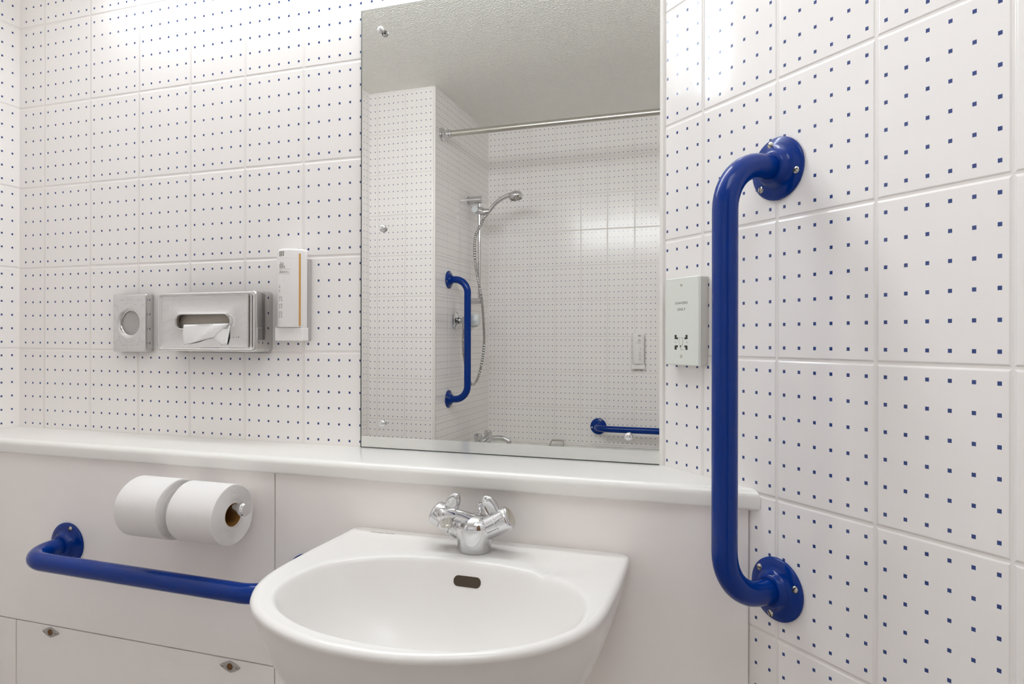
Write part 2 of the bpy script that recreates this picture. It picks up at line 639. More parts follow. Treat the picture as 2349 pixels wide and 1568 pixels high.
# ------------------------------------------------------------------ mirror
MX0, MX1, MZ0, MZ1 = -0.6035, -0.0030, ZC - 0.2230, ZC + 0.6685
MY = -0.006
t = thing('wall_mirror', 'large frameless wall mirror standing on the white ledge', 'mirror', Matrix.Translation((-0.305, 0, MZ0)))
bm = bmesh.new()
e = 0.0014
bx = [(MX0, MZ0), (MX1, MZ0), (MX1, MZ1), (MX0, MZ1)]
ins = [(MX0 + 2.2 * e, MZ0 + e), (MX1 - 0.4 * e, MZ0 + e), (MX1 - 0.4 * e, MZ1 - 1.2 * e), (MX0 + 2.2 * e, MZ1 - 1.2 * e)]
vr = [[bm.verts.new((x, y, z)) for x, z in q] for q, y in ((bx, -0.0004), (bx, MY + 0.0012), (ins, MY))]
for k, (a, b) in enumerate(zip(vr, vr[1:])):
    for i in range(4):
        j = (i + 1) % 4
        bm.faces.new([a[i], a[j], b[j], b[i]]).material_index = 1
bm.faces.new(vr[2]).material_index = 0
bm.faces.new(vr[0][::-1]).material_index = 1
obj('mirror_glass', bm, ['mirror', 'mirror_edge'], t, world=True, angle=5)
cap = [(0.0058, 0.0), (0.0058, 0.0012), (0.0068, 0.0016), (0.0073, 0.003), (0.0070, 0.005), (0.0058, 0.0068), (0.0035, 0.0079), (0, 0.0083)]
for x, z, lift in ((-0.5525, 0.6180, 0.006), (-0.5510, 0.2205, 0), (-0.5510, -0.1725, 0), (-0.0575, -0.1755, 0)):
    d = Vector((0, -1, 0)) if not lift else Vector((-0.12, -1, 0.06))
    bm = lathe(cap, axis_frame((x, MY - lift + 0.0002, z + ZC), d), 28)
    if lift:
        add_lathe(bm, [(0.0022, -0.001), (0.0022, lift + 0.001)], axis_frame((x, MY + 0.0002, z + ZC), (0, -1, 0)), 12)
    obj('screw_cap', bm, 'chrome', t, world=True, label='loose domed chrome screw cap' if lift else 'domed chrome screw cap')

# ------------------------------------------------------------------ blue grab bars (one builder, copies)
def bar_points(L, off, rb):
    pts = [Vector((-L / 2, 0, 0.004)), Vector((-L / 2, 0, off - rb))]
    for i in range(1, 12):
        a = PI / 2 * i / 12
        pts.append(Vector((-L / 2 + rb - rb * math.cos(a), 0, off - rb + rb * math.sin(a))))
    pts.append(Vector((-L / 2 + rb, 0, off)))
    half = list(pts)
    for p in reversed(half):
        pts.append(Vector((-p.x, p.y, p.z)))
    return pts


FL = [(0.0, 0.0), (0.0445, 0.0), (0.0450, 0.0015), (0.0447, 0.0035), (0.0430, 0.0050), (0.0340, 0.0062), (0.0285, 0.0078), (0.0255, 0.0112), (0.0240, 0.0165), (0.0225, 0.0190), (0.0195, 0.0197), (0.0170, 0.0197)]


def grab_bar(m4, label, off=0.102, rb=0.068, turns=(0.85, 0.25)):
    t = thing('grab_bar', label, 'grab bar', m4, 'blue grab bars')
    obj('bar_tube', tube(bar_points(0.6, off, rb), 0.0174, 28), 'blue', t, angle=60)
    for s in (-1, 1):
        fl = obj('wall_flange', lathe(FL, Matrix.Translation((s * 0.3, 0, 0)), 48), 'blue', t, angle=50)
        for k in range(3):
            a = turns[(s + 1) // 2] + 2 * PI * k / 3
            c = Vector((s * 0.3 + 0.0365 * math.cos(a), 0.0365 * math.sin(a), 0.0052))
            sc = obj('screw', lathe([(0.0050, 0), (0.0048, 0.0012), (0.0036, 0.0024), (0.0018, 0.0030), (0, 0.0032)], Matrix.Translation(c), 20), 'screw', fl)
            # slot sits in the screw head
            bmx = bmesh.new()
            add_box(bmx, -0.0042, 0.0042, -0.0006, 0.0006, 0.0014, 0.0034, Matrix.Translation(c) @ Matrix.Rotation(a + 0.7, 4, 'Z'))
            me_o = obj('screw_slot', bmx, 'screwslot', None)
            # keep within three levels: merge the slot into the screw as a second material
            sm = sc.data
            bm2 = bmesh.new()
            bm2.from_mesh(sm)
            off_v = len(bm2.verts)
            bm3 = bmesh.new()
            bm3.from_mesh(me_o.data)
            mp = {v: bm2.verts.new(v.co) for v in bm3.verts}
            for f in bm3.faces:
                nf = bm2.faces.new([mp[v] for v in f.verts])
                nf.material_index = 1
            bm3.free()
            bm2.to_mesh(sm)
            bm2.free()
            sm.materials.append(M['screwslot'])
            d = me_o.data
            bpy.data.objects.remove(me_o, do_unlink=True)
            bpy.data.meshes.remove(d)
    return t


dn = Vector((-S2, -S2, 0))      # normal of the slanted wall
dd = Vector((S2, -S2, 0))       # along it, away from the mirror


def dpt(s, off, z):
    p = dd * s + dn * off
    return Vector((p.x, p.y, z + ZC))


bar1 = grab_bar(frame(dpt(0.2535, 0.0002, -0.0575), (0, 0, 1), dn), 'upright blue grab bar on the slanted wall at right, beside the shaver socket')
grab_bar(frame((-0.9287, PY - 0.0002, ZC - 0.4425), (1, 0, -0.008), (0, -1, 0)), 'low horizontal blue grab bar on the white panel below the toilet rolls', turns=(1.2, 0.25))
copy_tree(bar1, frame((XS + 0.0002, -1.888, ZC - 0.0065), (0, 0, 1), (1, 0, 0)), 'upright blue grab bar by the shower, seen in the mirror')
copy_tree(bar1, frame((-0.2711, YFAR + 0.0002, ZC - 0.4885), (1, 0, 0), (0, 1, 0)), 'horizontal blue grab bar low above the bath, seen in the mirror')

# ------------------------------------------------------------------ toilet roll holder and rolls
RY, RZ = -0.2125, ZC - 0.309
PX = -0.8515
t = thing('toilet_roll_holder', 'chrome double toilet roll holder with a round end knob on the white panel', 'toilet roll holder', Matrix.Translation((PX, PY, RZ)))
obj('wall_rose', lathe([(0, -0.0002), (0.0215, -0.0002), (0.0215, 0.004), (0.019, 0.0065), (0.010, 0.0075)], axis_frame((PX, PY, RZ), (0, -1, 0))), 'chrome', t, world=True)
obj('post', tube([(PX, PY - 0.004, RZ), (PX, RY, RZ)], 0.0045, 16), 'chrome', t, world=True)
obj('roll_rod', tube([(PX - 0.115, RY, RZ), (-0.722, RY, RZ)], 0.0078, 20), 'satin', t, world=True, angle=60)
for x, s in ((-0.726, 1), (PX - 0.111, -1)):
    k = [(0.0078, 0), (0.0120, 0.002), (0.0128, 0.0045), (0.0128, 0.0120), (0.0115, 0.0145), (0.006, 0.0155), (0, 0.0157)]
    obj('end_knob', lathe(k, axis_frame((x, RY, RZ), (s, 0, 0)), 28), 'chrome', t, world=True)


def toilet_roll(x0, x1, R, label, seed):
    cz = RZ + 0.0080 - 0.0200
    rnd = random.Random(seed)
    t = thing('toilet_roll', label, 'toilet roll', Matrix.Translation(((x0 + x1) / 2, RY, cz)), 'toilet rolls')
    m4 = frame((x0, RY, cz), (0, -1, 0), (1, 0, 0))
    L = x1 - x0
    # end faces carry the fine winding rings
    NR = 18
    pr = []
    end = lambda base, sgn: [(0.0206 + (R - 0.0012 - 0.0206) * i / (2 * NR), base + sgn * (0.0007 if i % 2 else 0.0) + sgn * rnd.uniform(-0.0002, 0.0002)) for i in range(2 * NR + 1)]
    e0 = end(0.0007, -1)
    e1 = end(L - 0.0007, 1)
    prof = e0 + [(R - 0.0003, 0.0008), (R, 0.002), (R, L - 0.002), (R - 0.0003, L - 0.0008)] + e1[::-1] + [(0.0206, 0.0007)]
    bm = bmesh.new()
    n = 56
    add_lathe(bm, prof, None, n)
    bmesh.ops.remove_doubles(bm, verts=bm.verts, dist=1e-6)
    for v in bm.verts:
        a = math.atan2(v.co.y, v.co.x)
        r = math.hypot(v.co.x, v.co.y)
        k = 1 + (0.010 * math.sin(3 * a + seed) + 0.006 * math.sin(5 * a + 2 * seed)) * (r - 0.02) / (R - 0.02)
        v.co.x *= k
        v.co.y *= k
    bm.transform(m4)
    obj('paper', bm, 'paper', t, world=True, angle=60)
    bm = lathe([(0.0206, 0.0004), (0.0206, L - 0.0004), (0.0200, L - 0.0004), (0.0200, 0.0004), (0.0206, 0.0004)], m4, 40)
    obj('cardboard_core', bm, 'card', t, world=True, label='brown cardboard core')


toilet_roll(-0.840, -0.740, 0.0545, 'white toilet roll at the knob end of the holder, nearer the basin', 1)
toilet_roll(-0.960, -0.863, 0.0560, 'white toilet roll on the far left half of the holder', 2)

# ------------------------------------------------------------------ tissue box on the wall
def wallf(x, z, off=0.0):
    return frame((x, -off, z + ZC), (1, 0, 0), (0, -1, 0))    # local x right, y up, z out of the mirror wall


TX0, TX1, TZ0, TZ1, TD = -1.083, -0.821, -0.0300, 0.0985, 0.055
tcx, tcz = (TX0 + TX1) / 2, (TZ0 + TZ1) / 2
TWd, THt = TX1 - TX0, TZ1 - TZ0
t = thing('tissue_box', 'wide polished steel tissue box on the tiled wall with a white tissue in its slot', 'tissue box', wallf(tcx, tcz))
NS = 12
npt = 4 * (NS + 1)
SLX, SLY, SLW, SLH = -0.9593 - tcx, 0.0345 - tcz, 0.141, 0.030


def rr3(w_, h_, r, z, cx=0.0, cy=0.0):
    return [(x, y, z) for x, y in rrect(w_, h_, r, NS, cx, cy)]


bm = bmesh.new()
rings = [rr3(TWd, THt, 0.008, -0.0003), rr3(TWd, THt, 0.008, TD - 0.005), rr3(TWd - 0.002, THt - 0.002, 0.008, TD - 0.0018),
         rr3(TWd - 0.008, THt - 0.008, 0.007, TD), rr3(TWd - 0.014, THt - 0.013, 0.006, TD - 0.0005), rr3(TWd - 0.019, THt - 0.017, 0.005, TD - 0.0035)]
# dished front running up to the raised slot lip
inner0 = rr3(SLW + 0.004, SLH + 0.004, (SLH + 0.004) / 2 - 1e-4, TD - 0.0015, SLX, SLY)
outer0 = rings[-1]
for k in range(1, 9):
    f = k / 9
    zz = TD - 0.0035 - 0.0022 * math.sin(PI * f) + 0.0012 * f * f
    rings.append([(a[0] + (b[0] - a[0]) * f, a[1] + (b[1] - a[1]) * f, zz) for a, b in zip(outer0, inner0)])
rings.append(inner0)
rings.append(rr3(SLW + 0.002, SLH + 0.002, (SLH + 0.002) / 2 - 1e-4, TD - 0.0006, SLX, SLY))
rings.append(rr3(SLW, SLH, SLH / 2 - 1e-4, TD - 0.0012, SLX, SLY))
rings.append(rr3(SLW - 0.001, SLH - 0.001, SLH / 2 - 7e-4, TD - 0.007, SLX, SLY))
vr = loft(bm, rings, cap0=True, cap1=False)
obj('box_cover', bm, 'steel', t, angle=45)
obj('inner_carton', box(-TWd / 2 + 0.02, TWd / 2 - 0.03, -THt / 2 + 0.012, THt / 2 - 0.012, 0.004, TD - 0.016), 'boxcard', t)
obj('front_ridge', box(TWd / 2 - 0.0235, TWd / 2 - 0.0195, -THt / 2 + 0.010, THt / 2 - 0.009, TD - 0.0045, TD - 0.0012), 'steelb', t, bevel=0.0012)
bm = bmesh.new()
xx = SLX + 0.048
for k, wd in enumerate((0.005, 0.007, 0.0015, 0.004, 0.0015, 0.0015, 0.006, 0.002, 0.006, 0.004)):
    add_box(bm, xx, xx + wd * 0.8, -0.0345, -0.0330 + 0.0012 * (k % 3 == 0), TD - 0.0068, TD - 0.0046)
    xx += wd + 0.0006
obj('stamped_mark', bm, 'steelb', t, label='tiny stamped lettering')

bm = bmesh.new()


def sheet(bm, A, B, C, D, n=10, bow=0.004, ph=0.0):
    """A-B top edge, D-C bottom edge; bowed outwards"""
    A, B, C, D = map(Vector, (A, B, C, D))
    g = []
    for i in range(n + 1):
        u = i / n
        row = []
        for j in range(n + 1):
            v = j / n
            p = (A * (1 - u) + B * u) * (1 - v) + (D * (1 - u) + C * u) * v
            p.z += bow * math.sin(PI * v) + 0.0012 * math.sin(u * 9 + ph + v * 4)
            row.append(bm.verts.new(p))
        g.append(row)
    for i in range(n):
        for j in range(n):
            bm.faces.new([g[i][j], g[i + 1][j], g[i + 1][j + 1], g[i][j + 1]])


lt = lambda x, z, o: (x - tcx, z - tcz, o)
sheet(bm, lt(-1.0075, 0.0285, 0.042), lt(-0.893, 0.0315, 0.042), lt(-0.887, 0.0290, 0.0562), lt(-1.0070, 0.0275, 0.0562), bow=0.0005)
sheet(bm, lt(-0.9600, 0.0200, 0.0530), lt(-0.886, 0.0260, 0.0546), lt(-0.8960, -0.0150, 0.0506), lt(-0.914, -0.0155, 0.0506), bow=0.0004, ph=1.5)
sheet(bm, lt(-1.0070, 0.0275, 0.0562), lt(-0.887, 0.0290, 0.0562), lt(-0.930, 0.0010, 0.0530), lt(-1.0115, -0.0180, 0.0508), bow=0.0016)
bm.transform(wallf(tcx, tcz))
o = obj('facial_tissue', bm, 'tissue', angle=80)
md = o.modifiers.new('thick', 'SOLIDIFY')
md.thickness = 0.0005
tag(o, 'white folded paper tissue hanging out of the steel tissue box', 'tissue')

# ------------------------------------------------------------------ small bag dispenser left of it
BX0, BX1, BZ0, BZ1, BD = -1.2465, -1.1485, -0.0330, 0.0998, 0.022
bcx, bcz = (BX0 + BX1) / 2, (BZ0 + BZ1) / 2
bw, bh = BX1 - BX0, BZ1 - BZ0
t = thing('bag_dispenser', 'small polished steel bag dispenser with a round opening, left of the tissue box', 'dispenser', wallf(bcx, bcz))
hx, hy, hr = -1.1993 - bcx, 0.0333 - bcz, 0.0265


def circ(r, z):
    return [(hx + r * math.cos(a), hy + r * math.sin(a), z) for a in angs]


rr = []
_q = rrect(bw, bh, 0.003, 3)
for _a, _b in zip(_q, _q[1:] + _q[:1]):
    _n = max(1, int(math.hypot(_b[0] - _a[0], _b[1] - _a[1]) / 0.004))
    rr += [(_a[0] + (_b[0] - _a[0]) * i / _n, _a[1] + (_b[1] - _a[1]) * i / _n) for i in range(_n)]
angs = [math.atan2(y - hy, x - hx) for x, y in rr]
bm = bmesh.new()
rings = [[(x, y, -0.0003) for x, y in rr], [(x, y, BD - 0.003) for x, y in rr], [(x * 0.985, y * 0.985, BD - 0.0007) for x, y in rr], [(x * 0.955, y * 0.965, BD) for x, y in rr]]
o0, i0 = rings[-1], circ(hr + 0.009, BD)
for k in range(1, 5):
    f = k / 5
    rings.append([(a[0] + (b[0] - a[0]) * f, a[1] + (b[1] - a[1]) * f, BD - 0.0008 * math.sin(PI * f)) for a, b in zip(o0, i0)])
rings += [i0, circ(hr + 0.0055, BD - 0.0007), circ(hr + 0.002, BD - 0.003), circ(hr + 0.0004, BD - 0.0045), circ(hr, BD - 0.0055), circ(hr, BD - 0.011)]
loft(bm, rings, cap0=True, cap1=False)
obj('dispenser_cover', bm, 'steel', t, angle=45)
obj('bag_stack', box(-bw / 2 + 0.008, bw / 2 - 0.008, -bh / 2 + 0.01, bh / 2 - 0.01, 0.002, BD - 0.0075), 'plasticg', t, label='pale grey paper bags behind the opening')
obj('side_seam', box(bw / 2 - 0.0003, bw / 2 + 0.0005, -bh / 2 + 0.004, bh / 2 - 0.004, BD - 0.0058, BD - 0.0042), 'steelb', t)

# ------------------------------------------------------------------ soap dispensers
def soap_dispenser(m4, label):
    """local: x right, y up, z out of the wall; origin at the lower middle of the bracket"""
    t = thing('soap_dispenser', label, 'soap dispenser', m4, 'wall soap dispensers')
    W2 = 0.0315
    bm = bmesh.new()
    add_box(bm, -W2 - 0.003, W2 + 0.003, 0.0, 0.172, -0.0002, 0.010)
    obj('wall_bracket', bm, 'plasticg', t, bevel=0.0015)
    obj('bracket_base', box(-W2 - 0.003, W2 + 0.003, -0.0005, 0.0275, 0.0098, 0.0300), 'plastic', t, bevel=0.002)

    def section(k=1.0, d=1.0, y=0.0, z0=0.0105, bulge=0.0165, side=0.017):
        pts = [(-W2 * k, y, z0), (-W2 * k, y, z0 + side * d)]
        for i in range(1, 16):
            u = -1 + 2 * i / 16
            pts.append((W2 * k * u, y, z0 + side * d + bulge * d * (1 - abs(u) ** 2.3)))
        pts += [(W2 * k, y, z0 + side * d), (W2 * k, y, z0)]
        return pts
    bm = bmesh.new()
    loft(bm, [section(0.985, 0.98, 0.0280), section(1, 1, 0.0295), section(1, 1, 0.1845), section(0.985, 0.99, 0.1875), section(0.93, 0.95, 0.1895), section(0.8, 0.85, 0.1903)])
    obj('bottle', bm, 'plastic', t, angle=50)

    def on_front(x):
        u = x / W2
        return 0.0105 + 0.017 + 0.0165 * (1 - abs(u) ** 2.3)

    def patch(name, x0, x1, y0, y1, m, n=8, lift=0.0003):
        b2 = bmesh.new()
        g = []
        for i in range(n + 1):
            x = x0 + (x1 - x0) * i / n
            g.append([b2.verts.new((x, y, on_front(x) + lift)) for y in (y0, y1)])
        for a, c in zip(g, g[1:]):
            b2.faces.new([a[0], c[0], c[1], a[1]])
        b = bmesh.ops.extrude_face_region(b2, geom=list(b2.faces))
        for v in [q for q in b['geom'] if isinstance(q, bmesh.types.BMVert)]:
            v.co.z -= 0.0006
        return b2
    obj('amber_stripe', patch('s', 0.0268, 0.0294, 0.030, 0.180, 'orange'), 'orange', t, label='amber vertical stripe')
    bm = bmesh.new()

    def add_patch(x0, x1, y0, y1):
        b2 = patch('p', x0 + 0.0075, x1 + 0.0075, y0, y1, None, 4)
        me = bpy.data.meshes.new('tmp')
        b2.to_mesh(me)
        b2.free()
        bm.from_mesh(me)
        bpy.data.meshes.remove(me)
    # level window, skyline mark with framed word, three columns of small print
    for x in (-0.0225, -0.0178, -0.0125):
        add_patch(x, x + 0.0036, 0.1745, 0.1850)
    for x, h in ((-0.0215, 0.010), (-0.0185, 0.0135), (-0.0150, 0.0105), (-0.0120, 0.0125), (-0.0085, 0.006)):
        add_patch(x, x + 0.0017, 0.1490, 0.1490 + h)
    add_patch(-0.0290, 0.0060, 0.1470, 0.1474)
    add_patch(-0.0290, 0.0060, 0.1372, 0.1376)
    for x, h in ((-0.0225, 0.004), (-0.0185, 0.0062), (-0.0165, 0.0035), (-0.0140, 0.004), (-0.0115, 0.0042), (-0.0085, 0.004), (-0.0060, 0.0042), (-0.0025, 0.004), (0.0005, 0.003)):
        add_patch(x, x + 0.0011, 0.1395, 0.1395 + h)
    obj('logo', bm, 'print', t, label='small grey logo')
    bm = bmesh.new()
    rnd = random.Random(9)
    for (yc, rows, cols) in ((0.113, 2, 1), (0.104, 2, 1), (0.089, 3, 2), (0.074, 3, 2), (0.058, 4, 2)):
        for r in range(rows):
            for c in range(cols):
                x = -0.0235 + c * 0.0062 + rnd.uniform(0, 0.001)
                y = yc - r * 0.0034
                add_patch(x, x + rnd.uniform(0.0026, 0.0044), y, y + 0.0017)
    obj('printing', bm, 'print', t, label='small grey print')
    obj('cap_line', patch('l', -0.030, 0.030, 0.1695, 0.1699, None), 'printlight', t)
    return t


sd = soap_dispenser(wallf(-0.7585, -0.0060), 'white soap dispenser with an amber stripe, left of the mirror')
far = copy_tree(sd, frame((-0.3500, YFAR, ZC - 0.1650), (-1, 0, 0), (0, 1, 0)), 'pale soap dispenser on the bath wall, seen in the mirror')
for ch in list(far.children):
    if ch.name.startswith('amber'):
        bpy.data.objects.remove(ch, do_unlink=True)

# ------------------------------------------------------------------ shaver socket on the slanted wall
sc_s, sc_z = 0.0745, 0.0285
m4 = frame(dpt(sc_s, 0, sc_z), dd, dn)
if m4.to_3x3().col[1].z < 0:
    raise RuntimeError('socket frame upside down')
t = thing('shaver_socket', 'pale square-edged shaver socket plate on the slanted wall beside the mirror', 'socket', m4)
SW, SH, SDp = 0.081, 0.145, 0.0215
obj('mounting_box', box(-SW / 2, SW / 2, -SH / 2, SH / 2, -0.0002, SDp - 0.006), 'sockside', t, bevel=0.002)
obj('face_plate', box(-SW / 2 - 0.0004, SW / 2 + 0.0004, -SH / 2 - 0.0004, SH / 2 + 0.0004, SDp - 0.0065, SDp), 'socket', t, bevel=0.0022)
for y in (0.0600, -0.0580):
    obj('screw', lathe([(0, SDp + 0.0006), (0.0022, SDp + 0.0005), (0.0032, SDp - 0.0003)], Matrix.Translation((0, y, 0)), 18), 'screw', t)
# L-shaped pin slots
for sx in (-1, 1):
    for sy in (-1, 1):
        cx, cy = sx * 0.0132, -0.0348 + sy * 0.0088
        P = [(-0.0028, -0.0040), (0.0028, -0.0040), (0.0028, 0.0040), (-0.0028, 0.0040)]
        bm = bmesh.new()
        add_box(bm, cx - 0.0028, cx + 0.0020, cy - 0.0035, cy + 0.0035, SDp - 0.002, SDp + 0.0002)
        xi = cx - sx * 0.0030
        yi = cy - sy * 0.0022
        add_box(bm, xi - 0.0022, xi + 0.0022, yi - 0.0016, yi + 0.0016, SDp - 0.002, SDp + 0.00025)
        obj('pin_slot', bm, 'black', t)
for s_, y, sz in (('SHAVERS', 0.0300, 0.0062), ('ONLY', 0.0195, 0.0062)):
    obj('lettering', text_bm(s_, sz, Matrix.Translation((0.0, y, SDp)), 0.00012, 0.12, 1.22), 'greyprint', t)
for s_, x in (('115V', -0.0140), ('230V', 0.0140)):
    obj('lettering', text_bm(s_, 0.0026, Matrix.Translation((x, -0.0348, SDp)), 0.0001), 'print', t)
# small shaver pictogram
bm = bmesh.new()
for a, b in (((-0.0052, -0.0270), (0.0045, -0.0270)), ((-0.0052, -0.0270), (-0.0050, -0.0370)), ((-0.0050, -0.0370), (-0.0018, -0.0430)), ((0.0045, -0.0270), (0.0042, -0.0370)), ((-0.0018, -0.0430), (0.0000, -0.0475)), ((0.0000, -0.0475), (0.0048, -0.0465)), ((0.0042, -0.0370), (0.0005, -0.0420))):
    add_tube(bm, [(a[0], a[1], SDp), (b[0], b[1], SDp)], 0.00028, 6)
obj('pictogram', bm, 'print', t)
obj('pictogram', tube([(-0.0022, -0.0432, SDp), (-0.0008, -0.0395, SDp)], 0.0007, 8), 'black', t)

# ------------------------------------------------------------------ wash basin
BCX, BCY = -0.270, -0.394
half = [(0.0, -0.1452), (0.12, -0.1452), (0.225, -0.1452), (0.2385, -0.1475), (0.2455, -0.153), (0.2480, -0.162), (0.2490, -0.20), (0.2500, -0.26), (0.2495, -0.32), (0.2478, -0.365), (0.2420, -0.404),
        (0.2285, -0.440), (0.2050, -0.476), (0.1720, -0.507), (0.1310, -0.531), (0.0870, -0.548), (0.0440, -0.558), (0.0, -0.5610)]
OXC = -0.2815
dense = [Vector((p.x, p.y)) for p in catmull([Vector((x, y, 0)) for x, y in half[3:]], 6)]
dense = [Vector((0.0, half[0][1])), Vector((0.12, half[0][1])), Vector((0.225, half[0][1]))] + dense
outline = [Vector((OXC + p.x, p.y)) for p in dense] + [Vector((OXC - p.x, p.y)) for p in reversed(dense[1:-1])]


def outer_r(th):
    d = Vector((math.cos(th), math.sin(th)))
    c = Vector((BCX, BCY))
    best = 0
    n = len(outline)
    for i in range(n):
        a, b = outline[i] - c, outline[(i + 1) % n] - c
        e = b - a
        den = d.x * e.y - d.y * e.x
        if abs(den) < 1e-12:
            continue
        tt = (a.x * e.y - a.y * e.x) / den
        uu = (a.x * d.y - a.y * d.x) / den
        if tt > 0 and -1e-6 <= uu <= 1 + 1e-6:
            best = max(best, tt)
    return best


def inner_r(th):
    c, s = math.cos(th), math.sin(th)
    a = 0.2115
    b = 0.1435 if s > 0 else 0.1415
    n = 2.35 if s > 0 else 2.1
    return (abs(c / a) ** n + abs(s / b) ** n) ** (-1 / n)


corner_th = [math.atan2(p.y - BCY, p.x - BCX) for p in outline if p.y > -0.17 and abs(p.x - OXC) > 0.2]
ths = sorted(set([round(-PI + 2 * PI * i / 220, 5) for i in range(220)] + [round(a, 5) for a in corner_th]))
RO = [outer_r(a) for a in ths]
RI = [inner_r(a) for a in ths]
ZR = ZC - 0.3405
bm = bmesh.new()


def dish(x, y):
    z = -0.0035 * math.exp(-(((x + 0.120) / 0.030) ** 2 + ((y + 0.235) / 0.030) ** 2))
    g = max(0.0, min(1.0, (y + 0.325) / 0.02)) * max(0.0, min(1.0, (-0.19 - y) / 0.05))
    z -= 0.0042 * g * math.exp(-((x + 0.143) / 0.010) ** 2)
    z += 0.0022 * math.exp(-((y + 0.150) / 0.016) ** 2)
    z -= 0.002 * max(0.0, min(1.0, (-0.30 - y) / 0.25))
    return z


def ring(fr, z, use_dish=False):
    out = []
    for a, ro, ri in zip(ths, RO, RI):
        r = fr(ro, ri)
        x, y = BCX + r * math.cos(a), BCY + r * math.sin(a)
        out.append((x, y, ZR + z + (dish(x, y) if use_dish else 0.0)))
    return out


BB = Vector((-0.280, -0.250))


def under(f, z):
    out = []
    for a, ro in zip(ths, RO):
        x, y = BCX + ro * math.cos(a), BCY + ro * math.sin(a)
        back = max(0.0, min(1.0, (y + 0.30) / 0.12))
        px = BB.x + (x - BB.x) * f
        py = BB.y + (y - BB.y) * f
        py = py * (1 - back) + (-0.1452 if y > -0.147 else max(py, y)) * back if y > -0.30 else py
        out.append((px, min(py, -0.1452), ZR + z))
    return out


rings = [under(0.10, -0.215), under(0.30, -0.213), under(0.48, -0.203), under(0.61, -0.190), under(0.72, -0.168), under(0.81, -0.138), under(0.875, -0.108),
         under(0.925, -0.078), under(0.958, -0.050), under(0.980, -0.028)]
rings += [ring(lambda o, i: o - 0.0035, -0.0155, True), ring(lambda o, i: o - 0.0008, -0.0105, True), ring(lambda o, i: o, -0.0075, True), ring(lambda o, i: o - 0.0012, -0.0042, True), ring(lambda o, i: o - 0.0040, -0.0015, True), ring(lambda o, i: o - 0.0075, -0.0003, True),
          ring(lambda o, i: o - 0.0105, 0, True)]
for f in (0.12, 0.25, 0.4, 0.55, 0.7, 0.82, 0.92):
    rings.append(ring(lambda o, i, f=f: (o - 0.0105) * (1 - f) + (i + 0.004) * f, -0.0003 - 0.0006 * f, True))
rings += [ring(lambda o, i: i + 0.0025, -0.0016, True), ring(lambda o, i: i - 0.0005, -0.0038, True), ring(lambda o, i: i - 0.003, -0.0085, True)]
for s_, z in ((0.955, -0.020), (0.92, -0.036), (0.87, -0.056), (0.81, -0.076), (0.73, -0.096), (0.63, -0.114), (0.52, -0.126), (0.40, -0.134), (0.27, -0.139), (0.15, -0.142), (0.08, -0.143)):
    rings.append(ring(lambda o, i, s_=s_: i * s_, z))
loft(bm, rings, cap0=True, cap1=True)
bmesh.ops.recalc_face_normals(bm, faces=bm.faces)
tree = BVHTree.FromBMesh(bm)
t = thing('wash_basin', 'white ceramic wash basin fixed to the panel under the mirror', 'basin', Matrix.Translation((BCX, -0.1445, ZR)))
obj('bowl', bm, 'ceramic', t, world=True, angle=60)
# overflow slot laid on the back slope of the bowl
bm = bmesh.new()
front, back_ = [], []
for x, z in rrect(0.0445, 0.0148, 0.0072, 6, -0.2655, -0.3705 + ZC):
    hit = tree.ray_cast(Vector((x, -0.42, z)), Vector((0, 1, 0)))
    p = hit[0]
    nn = hit[1]
    front.append(bm.verts.new(p + Vector((0, -0.0006, 0.0002))))
    back_.append(bm.verts.new(p + Vector((0, 0.004, 0))))
bm.faces.new(front)
for i in range(len(front)):
    j = (i + 1) % len(front)
    bm.faces.new([front[i], front[j], back_[j], back_[i]])
obj('overflow_slot', bm, 'hole', t, world=True, label='dark overflow slot')
obj('waste', lathe([(0, ZR - 0.1425), (0.020, ZR - 0.1420), (0.0215, ZR - 0.1405), (0.0335, ZR - 0.1395), (0.034, ZR - 0.144)], Matrix.Translation((BCX, BCY, 0)), 28), 'chrome', t, world=True)
bm = text_bm('Armitage Shanks', 0.0068, frame((-0.462, -0.168, ZR + 0.00085), (1, 0.02, 0), (0, 0, 1)), 0.0002, 0.3)
obj('maker_mark', bm, 'printlight', t, world=True)

# ------------------------------------------------------------------ basin tap
TO = Vector((-0.276, -0.2025, ZR - 0.0002))
t = thing('basin_tap', 'chrome basin mixer tap with two winged handles on the back of the wash basin', 'tap', Matrix.Translation(TO))
bm = lathe([(0, 0), (0.0258, 0), (0.0262, 0.003), (0.0268, 0.006), (0.0295, 0.022), (0.0318, 0.034), (0.0320, 0.040), (0.0305, 0.046), (0.025, 0.052), (0.017, 0.056), (0.008, 0.0580), (0, 0.0583)], n=48)
for v in bm.verts:
    v.co.y *= 0.93
obj('tap_body', bm, 'chrome', t, angle=60)
sa = math.radians(38)
sv = Vector((-math.sin(sa), -math.cos(sa), 0))      # the spout is swung to the left
sp = catmull([sv * -0.012 + Vector((0, 0, 0.043)), sv * 0.010 + Vector((0, 0, 0.050)), sv * 0.026 + Vector((0, 0, 0.0575)), sv * 0.040 + Vector((0, 0, 0.0630))], 6)
obj('spout', tube(sp, [0.0128 - 0.0033 * i / (len(sp) - 1) for i in range(len(sp))], 28), 'chrome', t, angle=55)
hm = axis_frame(sv * 0.0375 + Vector((0, 0, 0.0640)), sv + Vector((0, 0, 0.10)))
bm = lathe([(0, 0), (0.0084, 0.0), (0.0093, 0.0012), (0.0097, 0.004), (0.0097, 0.0235), (0.0090, 0.0262), (0.0072, 0.0275), (0, 0.0277)], hm, 32)
obj('spout_head', bm, 'chrome', t, angle=50)
